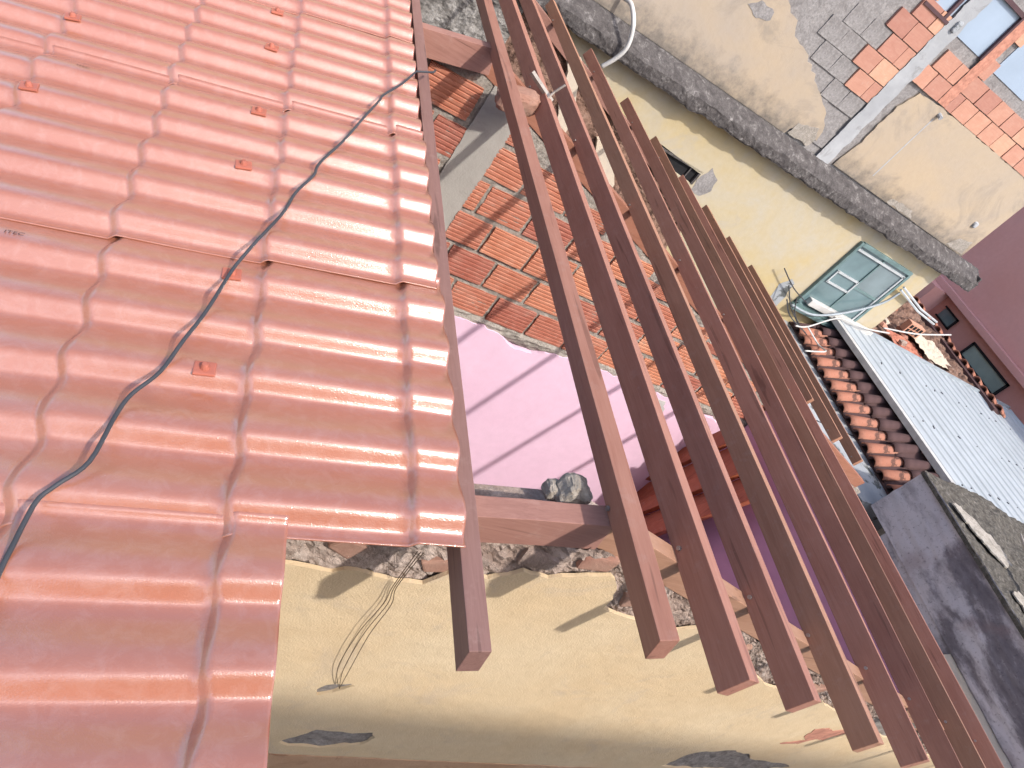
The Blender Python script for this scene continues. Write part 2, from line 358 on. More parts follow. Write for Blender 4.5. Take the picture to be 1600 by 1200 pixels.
holes = [ragged([(1.56, -4.09), (1.59, -4.01), (1.72, -3.96), (1.76, -3.99), (1.67, -4.11), (1.6, -4.17)], .03, .016, 2),
         ragged([(1.67, -4.99), (1.76, -4.83), (1.82, -4.72), (1.95, -4.73), (2.08, -4.75), (2.21, -4.71), (2.27, -4.8), (2.23, -4.95), (1.98, -5.06), (1.72, -5.03)], .04, .025, 3),
         ragged([(5.2, -5.1), (5.22, -4.83), (5.31, -4.69), (5.66, -4.60), (5.9, -4.66), (6.1, -4.8), (6.6, -4.86), (6.95, -5.0), (6.5, -5.1), (5.7, -5.15)], .05, .035, 4)]
pl = part('plaster', panel(outer, holes, 1.63, .022), 'yellow', gw)
# trowel ridge behind holes
part('exposed_render', MB().grid(90, 20, lambda u, v: (1.3+u*6, 1.650+.010*fbm((u*6, 2, v*2), 7)+.01*fbm((u*6, 2, v*2), 20), -3.7-v*1.5)), 'hole', gw)
part('dado', MB().bx(-2.8, 9.1, 1.625, 1.70, -10, -5.218), 'dado', gw)
pp = ragged([(5.98, -4.36), (6.2, -4.24), (6.05, -4.1), (6.02, -3.99), (6.15, -3.93), (6.27, -3.99), (6.45, -3.9), (6.5, -4.0), (6.4, -4.13), (6.42, -4.22), (6.28, -4.2), (6.2, -4.34)], .03, .03, 8)
part('paint_patch', panel(pp, [], 1.626, .012), 'redpaint', gw)
# broken brick pieces in the ragged top
for (x, z, sx, sz, rz) in ((1.12, -2.62, .16, .12, .5), (1.55, -2.62, .14, .1, -.3), (1.72, -2.52, .12, .12, .2), (1.98, -2.40, .2, .12, .1), (2.28, -2.33, .16, .1, -.2), (2.75, -2.56, .2, .12, -.4), (3.1, -2.66, .2, .1, -.3), (3.9, -2.94, .22, .1, -.25), (5.2, -3.3, .2, .1, -.3)):
    mb = MB(); rot = Matrix.Rotation(rz, 3, 'Y')
    mb.box((0, 0, 0), (sx, .1, sz), rot)
    for v in mb.v: v += Vector((R_.uniform(-.02, .02), R_.uniform(-.02, .02), R_.uniform(-.02, .02)))
    for i, v in enumerate(mb.v): mb.v[i] = v + Vector((x, 1.688, z))
    part('broken_brick', mb, R_.choice(['brickold', 'core', 'core']), gw, bevel=.012)

# ------------------------------------------------------------------ far gable wall of bricks, pink plaster below
FY = 6.72
fg = thing('brick_gable_wall', 'inner gable wall of hollow clay bricks above pink plaster', 'wall', (5, 6.9, -10))
def fg_top(x): return (raft_top(x) if x > 2.16 else (-2.12 + .25*(x-1.53))) - .20
back = MB()
xs = [-2.7 + 15.4*i/44 for i in range(45)]
for x0, x1 in zip(xs[:-1], xs[1:]):
    a, b = fg_top(x0), fg_top(x1)
    back.add([(x0, 6.80, -10), (x1, 6.80, -10), (x1, 6.80, b), (x0, 6.80, a), (x0, 7.02, -10), (x1, 7.02, -10), (x1, 7.02, b), (x0, 7.02, a)], [(0, 1, 2, 3), (4, 7, 6, 5), (3, 2, 6, 7)])
part('wall_body', back, 'mortar', fg)
part('mortar', MB().grid(220, 60, lambda u, v: (lambda x: (x, 6.732 + .011*fbm((x, 1, v*3.2), 5, 5) + .010*fbm((x, 5, v*3.2), 22, 3), -5.1 + v*(fg_top(x)-.01+5.1)))(-.4 + u*9.3)), 'mortar', fg)
def brick_mesh(seed, L=.56, Hh=.36, D=.12, grooves=7):
    r = random.Random(seed); mb = MB(); nx = 5; prof = []
    for g in range(grooves):
        z0 = -Hh/2 + Hh*g/grooves; dz = Hh/grooves
        prof += [(z0 + .001, 0.0), (z0 + dz*.62, -.001), (z0 + dz*.7, .010), (z0 + dz*.92, .010)]
    if not grooves: prof = [(-Hh/2, 0), (-Hh/6, .002), (Hh/6, .002)]
    prof.append((Hh/2, 0))
    vs = []
    cx = r.uniform(-1, 1); 
    for i in range(nx+1):
        for (z, y) in prof:
            x = -L/2 + L*i/nx
            ex = .012*noise.noise(Vector((z*14, seed*1.7, i*3)))
            if i in (0, nx): x += ex; 
            yy = -D/2 + y + .004*noise.noise(Vector((x*6, z*6, seed)))
            zz = z + (.008*noise.noise(Vector((x*9, z*3, seed*2.3))) if z in (prof[0][0], prof[-1][0]) else 0)
            vs.append((x, yy, zz))
    n = len(prof); fs = [(i*n+j, (i+1)*n+j, (i+1)*n+j+1, i*n+j+1) for i in range(nx) for j in range(n-1)]
    o = len(vs)
    vs += [(-L/2, D/2, -Hh/2), (L/2, D/2, -Hh/2), (L/2, D/2, Hh/2), (-L/2, D/2, Hh/2)]
    fs += [(o, o+3, o+2, o+1), tuple([o] + [i*n for i in range(nx+1)] + [o+1])[::-1], tuple([o+3] + [i*n+n-1 for i in range(nx+1)] + [o+2]),
           tuple([o] + list(range(n)) + [o+3]), tuple([o+1] + [nx*n+j for j in range(n)] + [o+2])[::-1]]
    return mb.add(vs, fs)
BM = [brick_mesh(s).mesh('brick', MT['brick'], (0, 0, 0)) for s in range(6)]
BM3 = [brick_mesh(s+40, .565, .418, .1, 0).mesh('brick', MT['grey_wall'], (0, 0, 0)) for s in range(3)]
BM2 = [brick_mesh(s+20, .555, .408, .1, 0).mesh('brick', MT['brick2'], (0, 0, 0)) for s in range(5)]
def place_brick(parent, meshes, x, y, z, sx=1, sz=1, jit=.012):
    o = link('brick', R_.choice(meshes), parent, (x, y + R_.uniform(-jit, jit), z))
    o.scale = (sx, 1, sz); o.rotation_euler = (R_.uniform(-.02, .02), R_.uniform(-.012, .012), R_.uniform(-.015, .015)); return o
PIT = .43
for r in range(8):
    zc = -4.70 + PIT*r; x = .2 - (.30 if r % 2 else 0)
    while x < 8.9:
        x0, x1 = x, x + .56; x += .605
        # leave the concrete post free
        for (a, b) in ((x0, min(x1, 2.36)), (max(x0, 2.745), x1)):
            if b - a < .13: continue
            zt = min(fg_top(a), fg_top(b)) - .02
            hz = min(.36, zt - (zc-.18))
            if hz < .1: continue
            place_brick(fg, BM, (a+b)/2, FY+.05, zc-.18+hz/2, (b-a)/.56, hz/.36)
part('concrete_post', MB().grid(4, 40, lambda u, v: (2.345+.41*u + .012*fbm((u, 0, v*3), 6), FY-.008+.006*fbm((u*.3, 3, v*3), 9), -5.0+v*2.72)), 'concrete', fg, smooth=True)
part('post_side', MB().bx(2.36, 2.74, FY+.005, FY+.06, -5.0, -2.29), 'concrete', fg)
topz = [(-2.7, -5.0), (2.5, -5.02), (3.2, -5.0), (3.55, -4.99), (3.85, -4.96), (4.1, -5.0), (4.35, -5.12), (4.7, -5.12), (4.85, -5.02), (5.2, -4.97), (5.8, -4.96), (6.3, -4.98), (7.0, -5.0), (7.6, -5.04), (8.2, -5.1), (8.9, -5.12)]
part('pink_plaster', panel(ragged(topz + [(8.9, -9.95), (-2.7, -9.95)], .07, .05, 5, keep={len(topz)-1, len(topz), len(topz)+1}), [], FY-.05, .12), 'pink', fg)
part('mortar_bed', MB().grid(160, 6, lambda u, v: (u*9, FY-.03+.07*(abs(v-.5)*1.6)**2 + .03*fbm((u*9, 1, v), 4, 5)+.012*fbm((u*9, 1, v), 16, 3), -5.09 + v*.22 + .02*fbm((u*9, 7, 0), 3))), 'mortar', fg, smooth=False)
part('white_paint', panel(ragged([(6.55, -5.2), (6.75, -5.08), (7.1, -5.06), (7.25, -5.3), (7.0, -5.5), (6.7, -5.45)], .05, .04, 14), [], FY-.056, .01), 'white', fg)
# pink side wall of the room
sw = thing('side_wall', 'shaded mauve pink side wall of the roofless room', 'wall', (8.85, 4.3, -10))
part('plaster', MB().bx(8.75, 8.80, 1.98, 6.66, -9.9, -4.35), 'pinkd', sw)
part('wall_body', MB().bx(8.80, 9.1, 1.99, 6.80, -10, -4.32), 'core', sw)
lw = thing('added_left_wall', 'unseen pink side wall added below the red tile roof to block light', 'wall', (-2.75, 4.3, -10))  # unseen wall added to keep stray light out of the room
part('plaster', MB().bx(-2.79, -2.7, 1.98, 6.66, -10, -3.7), 'pink', lw)
for (y, z, l) in ((4.9, -6.3, .5), (3.4, -5.9, .5), (2.9, -5.7, .22)):
    pass
# leaning wooden frame
wf = thing('wooden_frame', 'varnished red brown wooden frame leaning in the corner of the pink room', 'frame', (8.7, 6.9, -9.9))
def fpt(t, k, off=0): # t along height, k across
    a = Vector((8.66-off, 6.62-.50*(1-t)*-1.0, -5.2 - 4.6*(1-t)))
    return a
def board(y0, y1, x, th, nme, z0=-8.3, z1=-4.9, lean=.27):
    mb = MB(); vs = []
    for z in (z0, z1):
        sh = lean*(-5.4 - z)
        for (xx, yy) in ((x, y0), (x, y1), (x+th, y1), (x+th, y0)): vs.append((xx, yy+sh, z))
    mb.add(vs, [(0, 1, 2, 3), (4, 7, 6, 5), (0, 4, 5, 1), (1, 5, 6, 2), (2, 6, 7, 3), (3, 7, 4, 0)])
    return part(nme, mb, 'frame', wf, bevel=.01)
FX = 8.2
board(6.30, 6.56, FX-.02, .12, 'jamb'); board(5.98, 6.29, FX+.10, .1, 'rebate'); board(5.75, 5.97, FX, .14, 'stile'); board(5.52, 5.74, FX+.13, .08, 'inner_panel'); board(5.30, 5.51, FX+.02, .14, 'stile')

# ------------------------------------------------------------------ third gable wall (far end of the roof)
tg = thing('end_gable_wall', 'rough grey cement and broken brown gable wall at the far end of the purlins', 'wall', (5, 12.3, -10))
def tg_top(x): return (zr(x) if x > 2.16 else zl(x)) - .40
def tgrid(x0, x1, z0, y, amp, sc, nu, nv, drop=0):
    return MB().grid(nu, nv, lambda u, v: (lambda x: (x, y + amp*fbm((x, 2, v*3), sc, 5) + amp*.45*fbm((x, 8, v*3), sc*3.5, 3), z0 + v*(tg_top(x)-drop-z0 + (.06*fbm((x, 0, 0), 5) if v == 1 else 0))))(x0 + u*(x1-x0)))
part('rough_cement', tgrid(-1.0, 4.0, -6.5, 12.13, .06, 3.2, 150, 110), 'rough_cement', tg)
part('rubble_face', tgrid(4.0, 9.4, -7.5, 12.14, .12, 1.8, 150, 100), 'earth', tg)
bm_ = MB()
xs = [-1.0 + 10.4*i/30 for i in range(31)]
for x0, x1 in zip(xs[:-1], xs[1:]):
    a, b = tg_top(x0), tg_top(x1)
    bm_.add([(x0, 12.3, -10), (x1, 12.3, -10), (x1, 12.3, b), (x0, 12.3, a), (x0, 12.55, -10), (x1, 12.55, -10), (x1, 12.55, b), (x0, 12.55, a)], [(0, 1, 2, 3), (4, 7, 6, 5), (3, 2, 6, 7)])
part('wall_body', bm_, 'earth', tg)
for k, poly in enumerate(([(5.05, -3.05), (5.25, -2.98), (5.75, -3.9), (5.9, -4.6), (5.6, -4.3), (5.3, -3.6)], [(6.4, -4.0), (6.7, -3.9), (7.3, -4.6), (7.4, -5.4), (7.0, -5.3)])):
    part('plaster_patch', panel(ragged(poly, .12, .07, 30+k), [], 12.02, .12), 'cream', tg)

# ------------------------------------------------------------------ rafters and purlins
def rafter(nme, label, x0, x1, y, top_fn, h, w, mat, nails=(), grp='rafters resting on the gable walls'):
    c0 = Vector((x0, y, top_fn(x0))); c1 = Vector((x1, y, top_fn(x1))); d = (c1-c0).normalized(); upv = Vector((-d.z, 0, d.x)); mb = MB(); vs = []
    n = 10
    for i in range(n+1):
        q = c0 + (c1-c0)*i/n
        for (a, b) in ((0, 0), (w, 0), (w, -h), (0, -h)):
            vs.append(q + Vector((0, a + .004*noise.noise(Vector((i*.9, a*30, y))), 0)) + upv*(b + .004*noise.noise(Vector((i*.9, b*20+3, y)))))
    mb.add(vs, [(i*4+k, i*4+(k+1) % 4, (i+1)*4+(k+1) % 4, (i+1)*4+k) for i in range(n) for k in range(4)] + [(3, 2, 1, 0), tuple(n*4+k for k in range(4))])
    return single(nme, mb, mat, label, 'rafter', tuple((c0+c1)/2), bevel=.004, group=grp)
rafter('rafter', 'dull purple brown rafter on the broken yellow wall between the first two purlins', .2, 2.15, 1.66, lambda x: -2.19+.25*(x-1.53), .205, .11, 'rafter')
rafter('rafter', 'orange brown rafter sloping down under the purlin ends above the yellow wall', 2.17, 9.3, 1.66, lambda x: zr(x)-.178, .18, .10, 'rafter_o')
rafter('rafter', 'brown rafter above hollow bricks, short piece beside the tile edge', .2, 2.15, 6.62, lambda x: -2.115+.25*(x-1.53), .25, .12, 'rafter')
rafter('rafter', 'orange rafter on top of the brick gable wall, crossing below the middle of the purlins', 2.17, 12.35, 6.72, lambda x: zr(x)-.178, .20, .11, 'rafter_m')
rafter('rafter', 'farthest rafter below the upper ends of the purlins', 2.17, 12.3, 12.05, lambda x: zr(x)-.178, .19, .11, 'rafter')

PW, PH = .085, .172
prl = [  # near (x, y), far (x, y), tilt, side, label
 ((1.413, 1.0), (1.455, 12.9), 15, 'L', 'single wooden purlin along the cut edge of the red tiles'),
 ((2.142, 1.04), (2.128, 12.9), 21, 'L', 'ridge purlin with widest sunlit top, second from the red tiles'),
 ((2.83, 1.02), (2.735, 13.0), -11, 'R', 'third purlin from the red tiles, just past the ridge'),
 ((3.63, 1.085), (3.43, 12.9), -13, 'R', 'fourth purlin from the red tiles, with a nail low on its dark side'),
 ((4.545, 1.01), (4.59, 12.77), -14, 'R', 'fifth purlin from the red tiles, ending beside the red paint patch'),
 ((5.62, 1.05), (5.73, 12.9), -20, 'R', 'sixth purlin from the red tiles, its low end at the picture bottom'),
 ((6.75, .9), (6.95, 12.95), -21, 'R', 'seventh purlin from the red tiles in the dense dark group'),
 ((7.95, .92), (7.88, 12.78), -21, 'R', 'eighth purlin from the red tiles, next to last reaching the bottom edge'),
 ((9.2, .95), (8.75, 12.45), -21, 'R', 'ninth purlin, outermost long one beside the stained grey wall'),
 ((10.0, 7.15), (9.97, 12.77), -16, 'R', 'tenth purlin, shorter brown one stopping over the middle rafter'),
 ((11.1, 6.96), (10.97, 12.66), -16, 'R', 'eleventh purlin, short brown one inside the outermost'),
 ((12.3, 7.07), (12.25, 12.84), -16, 'R', 'outermost short brown purlin facing the old clay tile eave'),
]
NAILM = MB().tube([(0, 0, 0), (-.012, 0, 0)], .013, 8).mesh('nail', MT['nail'], (0, 0, 0))
for i, ((x0, y0), (x1, y1), tl, side, lab) in enumerate(prl):
    tilt = math.radians(tl)
    z0 = zr(x0) if i else -2.05; z1 = zr(x1) if i else -2.05
    if i == 1: z0 = z1 = -1.838
    root = thing('purlin', lab, 'purlin', (x0, y0, z0), 'wooden purlins laid side by side across the gables')
    part('timber', beam((x0, y0, z0), (x1, y1, z1), PW, PH + (.016 if i >= 5 else 0), tilt, .006, 22, i), 'wood_dull' if i == 0 else 'woodb' if i in (7, 9, 10, 11) or i == 4 else 'wood', root, bevel=.004)
    for yn in ((1.72, 6.78, 12.1) if i < 9 else (7.2, 12.1)):
        t = (yn-y0)/(y1-y0)
        if i == 0: continue
        q = Vector((x0+(x1-x0)*t, yn+R_.uniform(-.02, .02), z0+(z1-z0)*t))
        up = Vector((-math.sin(tilt), 0, math.cos(tilt))); rtv = Vector((math.cos(tilt), 0, math.sin(tilt)))
        q = q - rtv*(PW+.002) - up*(PH*R_.uniform(.72, .85))
        o = link('nail', NAILM, root, q); o.rotation_euler = (0, -tilt, 0)

# ------------------------------------------------------------------ plastic tile sheets
TS = .27; ST, CT = math.sin(math.atan(TS)), math.cos(math.atan(TS))
PITCH, COURSE, NW = .298, .648, 5
AMP, RISE, WPH = .029, .25, .838
def wave(y):
    ph = (y/PITCH + WPH) % 1.0
    if ph < RISE: return -AMP*math.cos(math.pi*ph/RISE)          # steep face towards -y
    t = (ph-RISE)/(1-RISE); return AMP*math.cos(math.pi*t**1.12)  # long easy back
def smooth(t): t = max(0, min(1, t)); return t*t*(3-2*t)
def tile_h(s, y):
    """height of the sheet above the purlin plane; s along the slope (0 = step line), y across"""
    hh = wave(y); crest = hh/AMP
    sl = s + .007*crest + .006*math.sin(y*2*math.pi/PITCH*.5+1)                      # scalloped step line
    f = (sl/COURSE) % 1.0
    # each course rises to its lower end and drops over the next one
    saw = .028*(1-f)
    if f > .93: saw = .028*smooth((f-.93)/.07)
    return .038 + hh*(1.0 + .06*math.sin(f*math.pi)) + saw
S_OFF = -.07
def tile_pos(s, y, dz=0, n=0.0):
    """s measured on the slope from x=0 line through the purlin tops"""
    h = tile_h(s-S_OFF, y) + dz + n
    x0, z0 = 1.365, -2.063; s0 = 1.365*CT + (-2.063)*ST + .0
    return Vector((x0 + (s-s0)*CT - h*ST, y, z0 + (s-s0)*ST + h*CT))
S1 = .755; S0 = S1 - 4.4
def sheet_mesh():
    mb = MB(); ss = []
    s = S0
    while s < S1-1e-6:
        ss.append(s); f = ((s-S_OFF)/COURSE) % 1.0
        s += .008 if (f > .90 or f < .06) else .03
    ss.append(S1); ny = 5*26 + 8; Y0, Y1 = 0, PITCH*5+.085
    vs = []
    for a in ss:
        for j in range(ny+1):
            y = Y0 + (Y1-Y0)*j/ny; p = tile_pos(a, y); 
            p.z += .006*noise.noise(Vector((a*1.3, y*2, 0)))
            if j == 0: p.z += .004
            vs.append(p)
    n = ny+1
    mb.add(vs, [(i*n+j, (i+1)*n+j, (i+1)*n+j+1, i*n+j+1) for i in range(len(ss)-1) for j in range(ny)])
    return mb
org = tile_pos(0, 0)
sm = sheet_mesh(); SH = sm.mesh('roof_tile_sheet', MT['tile'], org, smooth=True)
caps = MB(); 
CAPM = MB().bx(-.042, .042, -.036, .036, 0, .014).mesh('screw_cap', MT['cap'], (0, 0, 0), bevel=.006)
HEADM = MB().tube([(0, 0, .012), (0, 0, .026), (0, 0, .036)], lambda t: .02*(1-.5*t), 10).mesh('screw_head', MT['cap'], (0, 0, 0))
def text_mesh(txt, size):
    c = bpy.data.curves.new('print', 'FONT'); c.body = txt; c.size = size*U; c.align_x = 'LEFT'
    o = bpy.data.objects.new('tmp', c); COL.objects.link(o); dg = bpy.context.evaluated_depsgraph_get()
    me = bpy.data.meshes.new_from_object(o.evaluated_get(dg)); bpy.data.objects.remove(o); me.materials.clear(); me.materials.append(MT['print']); return me
LBL = ['red plastic tile sheet nearest the camera, set back one step over the yellow wall', 'red plastic tile sheet whose cut lower corner hangs over the broken wall top',
       'red plastic tile sheet with glare at its edge, third up from the picture bottom', 'red plastic tile sheet crossed by the middle of the black cable', 'red plastic tile sheet where the black cable meets the purlin',
       'red plastic tile sheet at the top of the picture, sixth from the bottom', 'red plastic tile sheet above the top edge, seventh from the bottom', 'red plastic tile sheet at the far end of the roof']
ROOFN = Vector((-ST, 0, CT))
rotS = Matrix(((CT, 0, -ST), (0, 1, 0), (ST, 0, CT)))
capspots = {2: [], }
for k in range(-1, 7):
    y0 = 1.38 + 5*PITCH*k; ds = -COURSE if k == -1 else (0, -.02, -.035, -.035, -.045, -.04, -.03)[k]
    off = Vector((ds*CT, y0, ds*ST + (.006 if k % 2 else 0.0) + .002*(k+1)))
    o = link('roof_tile_sheet', SH, None, org + off); o['_org'] = tuple(org+off)
    md = o.modifiers.new('solid', 'SOLIDIFY'); md.thickness = .0035; md.offset = -1
    tag(o, LBL[k+1], 'roof sheet', 'red plastic roof tile sheets lapping each other up the roof')
    for (sc, yc) in ([(-.25, .74), (-.25, 1.34)] if k >= 0 else []) + ([(-1.33, .45), (-1.33, 1.04)] if k >= 1 else []):
        # seat on the crest nearest
        best = max((wave(yy/100), yy/100) for yy in range(int(yc*100)-10, int(yc*100)+11))
        p = tile_pos(sc + R_.uniform(-.02, .02), best[1], .001) + off
        c = link('screw_cap', CAPM, o, p); c.matrix_local = Matrix.Translation(c.location) @ rotS.to_4x4() @ Matrix.Rotation(R_.choice([0, .1, -.1, .7 if k == 4 else .05]), 4, 'Z')
        h = link('screw_head', HEADM, c, p, p)
    for (txt, sc, yc, sz) in ([('ITEC', -1.125, 1.345, .036)] if k == 0 else []) + ([('ITEC', -1.20, 1.35, .032)] if k == 1 else []):
        p = tile_pos(sc, yc, .013) + off; q = tile_pos(sc+.1, yc, .013) + off; rr = tile_pos(sc, yc+.03, .013) + off
        ex = (q-p).normalized(); ey = (rr-p).normalized(); ez = ex.cross(ey).normalized(); ey = ez.cross(ex)
        tx = link('printed_lettering', text_mesh(txt, sz), o, p)
        tx.matrix_local = Matrix.Translation(tx.location) @ Matrix((ex, ey, ez)).transposed().to_4x4()

# ------------------------------------------------------------------ loose things on and round the roof
cpts = [(-0.686, 1.007), (-0.68, 1.189), (-0.672, 1.274), (-0.663, 1.358), (-0.649, 1.434), (-0.611, 1.491), (-0.542, 1.589), (-0.51, 1.794), (-0.481, 1.904), (-0.407, 2.03), (-0.356, 2.196), (-0.3, 2.379), (-0.235, 2.67), (-0.185, 2.823), (-0.057, 3.172), (-0.004, 3.392), (0.077, 3.577), (0.105, 3.718), (0.255, 4.103), (0.43, 4.595), (0.473, 4.734), (0.609, 4.966), (0.709, 5.202)]
def cr(P, n):
    out = []
    for i in range(len(P)-1):
        p0 = Vector(P[max(i-1, 0)]); p1 = Vector(P[i]); p2 = Vector(P[i+1]); p3 = Vector(P[min(i+2, len(P)-1)])
        for k in range(n):
            t = k/n; out.append(.5*((2*p1)+(p2-p0)*t+(2*p0-5*p1+4*p2-p3)*t*t+(3*p1-p0-3*p2+p3)*t**3))
    out.append(Vector(P[-1])); return out
def roof_surf(s, y):
    k = math.floor((y-1.38)/(5*PITCH)); yl = y-(1.38+5*PITCH*k); return tile_pos(s, yl) + Vector((0, y-yl, .012))
c3 = []
for q in cr([(a, b, 0) for a, b in cpts], 5):
    p = roof_surf(q.x, q.y); hh_ = (Vector((p.x, p.y, p.z)) - tile_pos(q.x, 0)).dot(ROOFN); p = tile_pos(q.x, 0, -tile_h(q.x-S_OFF, 0) + .120 + .005*math.sin(q.y*9)); p.y = q.y; c3.append(p)
e = c3[-1]; c3 += [e + Vector((.06, .02, .02)), e + Vector((.13, .07, .03)), e + Vector((.16, .16, .02))]
single('electric_cable', MB().tube(c3, .008, 8), 'cable', 'black electric cable snaking diagonally across the red tile sheets', 'cable', tuple(c3[40]), smooth=True)
for k in range(3):
    P = cr([(1.36+.015*k, 1.60, -2.45), (1.40+.01*k, 1.60, -2.77), (1.43+.02*k, 1.595, -2.93), (1.45+.03*k, 1.595, -3.26), (1.53+.035*k, 1.60, -3.7), (1.655, 1.60, -3.97)], 6)
    single('thin_wire', MB().tube(P, .0022, 5), 'wire', 'thin bare wires hanging from the tile edge down the yellow wall', 'wire', tuple(P[0]), group='thin wires on the yellow wall')
def rock(c, d, seed, mat, n=4, rough=.18, rot=0):
    bm = bmesh.new(); bmesh.ops.create_icosphere(bm, subdivisions=n, radius=1); mb = MB(); rr = Matrix.Rotation(rot, 3, 'Y')
    vs = []
    for v in bm.verts:
        p = v.co.copy(); p = Vector([math.copysign(abs(a)**.6, a) for a in p])
        p *= 1 + rough*fbm(tuple(p + Vector((seed*5, 0, 0))), 1.2, 6)
        p *= 1 + .05*fbm(tuple(p + Vector((seed*3, 1, 0))), 5, 4)
        vs.append(rr @ Vector((p.x*d[0]*.6, p.y*d[1]*.6, p.z*d[2]*.6)) + Vector(c))
    mb.add(vs, [tuple(v.index for v in f.verts) for f in bm.faces]); bm.free(); return mb
single('stone', rock((2.03, 1.88, -2.125), (.13, .12, .125), 1, 'stone', rot=.3), 'stone', 'pale grey stone resting on the wall top behind the short rafter', 'stone', (2.0, 1.9, -2.2))
single('stone', rock((1.945, 1.90, -2.175), (.06, .08, .07), 2, 'stone'), 'stone', 'small dark stone tucked against the pale grey stone', 'stone', (1.9, 1.9, -2.22))
single('clay_fragment', rock((2.50, 6.42, -2.2), (.34, .2, .19), 4, 'brick', rough=.10, rot=-.3), 'brickold', 'rounded broken clay piece wedged under the ridge purlin', 'clay piece', (2.5, 6.4, -2.2))
single('timber_offcut', MB().tube([(2.52, 6.55, -1.95), (2.80, 6.45, -2.06)], .028, 4), 'deadwood', 'short grey timber offcut lying beside the clay piece', 'offcut', (2.65, 6.5, -2.0))
single('twig', MB().tube([(2.72, 6.4, -2.06), (2.76, 6.42, -1.96), (2.80, 6.4, -1.85)], .012, 5), 'deadwood', 'thin dry stick poking up beside the clay piece', 'stick', (2.75, 6.4, -2.0))

# ------------------------------------------------------------------ far yellow building
BY = 14.5
fb = thing('yellow_building', 'unfinished yellow building with dark concrete ledge and bare clay bricks above', 'building', (11, 15, -10))
part('wall', MB().bx(-4, 19.02, BY, BY+.3, -10, 5), 'grey_wall', fb)
part('side_wall', MB().bx(18.72, 19.02, BY+.3, BY+9, -10, 5), 'far_cream', fb)
part('flat_roof', MB().bx(-4, 19.02, BY+.3, BY+9, 4.8, 5.0), 'concrete', fb)
hole_v = [(9.0, -4.17), (10.42, -4.29), (10.43, -4.60), (9.05, -4.50)]
lowp = [(-4, -3.12), (19.06, -3.02), (19.06, -5.2), (19.0, -10), (-4, -10)]
part('lower_plaster', panel([Vector(q) for q in lowp], [[Vector(q) for q in hole_v]], BY-.10, .10), 'far_yellow', fb)
part('vent_shade_sheet', MB().bx(9.0, 10.45, BY-.03, BY-.01, -4.65, -4.1), 'dark', fb)  # dark sheet, painted shade for the inside of the vent opening
vf = part('vent_frame', MB().bx(9.0, 10.44, BY-.10, BY-.05, -4.27, -4.22).bx(10.36, 10.41, BY-.11, BY-.04, -4.6, -4.28).bx(10.1, 10.13, BY-.08, BY-.05, -4.6, -4.28), 'ledge', fb)
for k, (poly, mat) in enumerate((([(10.55, -4.02), (10.9, -4.2), (10.98, -4.5), (10.8, -4.75), (10.5, -4.72), (10.46, -4.3)], 'grey_wall'), ([(14.9, -5.73), (15.1, -5.42), (15.3, -5.5), (15.46, -6.09), (15.42, -6.7), (15.15, -6.5)], 'slab'))):
    part('render_patch', panel(ragged(poly, .12, .06, 50+k), [], BY-.106, .01), mat, fb)
# ledge
lg = MB()
def ledge_fn(u, v):
    x = -4 + u*24.0; P = [(0.0, -2.56), (-.15, -2.62), (-.40, -2.80), (-.44, -2.86), (-.43, -3.08), (-.40, -3.13), (0, -3.13)]
    t = v*(len(P)-1); i = min(int(t), len(P)-2); f = t-i; y = P[i][0]*(1-f)+P[i+1][0]*f; z = P[i][1]*(1-f)+P[i+1][1]*f
    a = .035*fbm((x, y, z), 2.2, 5) + .015*fbm((x, y, z), 9, 3); w = 0 if v in (0, 1) else 1
    return (x, BY-.05+y + a*w*.8, z + a*w)
lg.grid(420, 24, ledge_fn); n0 = len(lg.v)
part('ledge', lg, 'ledge', fb, smooth=False)
part('ledge_end', MB().bx(19.92, 19.99, BY-.44, BY+.0, -3.08, -2.66), 'ledge', fb, bevel=.02)
bp = [(-4, 5), (7.5, 5), (8.9, .0), (9.24, -.55), (9.71, -.7), (9.91, -.95), (10.5, -1.06), (11.19, -1.39), (11.94, -1.72), (12.25, -2.07), (12.3, -2.3), (12.0, -2.15), (11.6, -2.2), (11.45, -2.55), (-4, -2.55)]
part('upper_plaster', panel(ragged(bp, .12, .06, 60, keep={0, len(bp)-1, len(bp)-2}), [], BY-.05, .06), 'far_cream', fb)
yp = [(13.2, -2.5), (13.22, -2.28), (13.35, -1.76), (13.32, -.77), (13.52, -.29), (14.5, -.23), (18.2, -.21), (19.06, -.21), (19.06, -2.55)]
part('upper_plaster', panel(ragged(yp, .12, .045, 61, keep={6, 7, 8}), [], BY-.05, .06), 'far_cream', fb)
cl = part('column', MB().grid(6, 90, lambda u, v: (12.61+.44*u + .05*fbm((u, 0, v*5), 5, 5), BY-.075+.012*fbm((u, 3, v*5), 6), -2.58+v*7.5)), 'col', fb, smooth=True)
part('column_core', MB().bx(12.66, 13.01, BY-.06, BY+.02, -2.55, 5), 'col', fb)
part('mortar_strip', MB().grid(4, 30, lambda u, v: (14.06+.30*u+.02*fbm((u, 0, v*4), 5), BY-.075+.012*fbm((u, 5, v*4), 8), -.2+v*2.4)), 'redpaint', fb, smooth=True)
def inside(x, z):
    if x < 12.63:   # left of the column: slanting border of grey render
        return z > -1.25 and x > 11.15 + max(0, .9-(z+.9))*.55*0 + (0.45 if z < -.9 else 0) - max(0, z)*.0 and z < 4.6
    return z < .78
rows = []
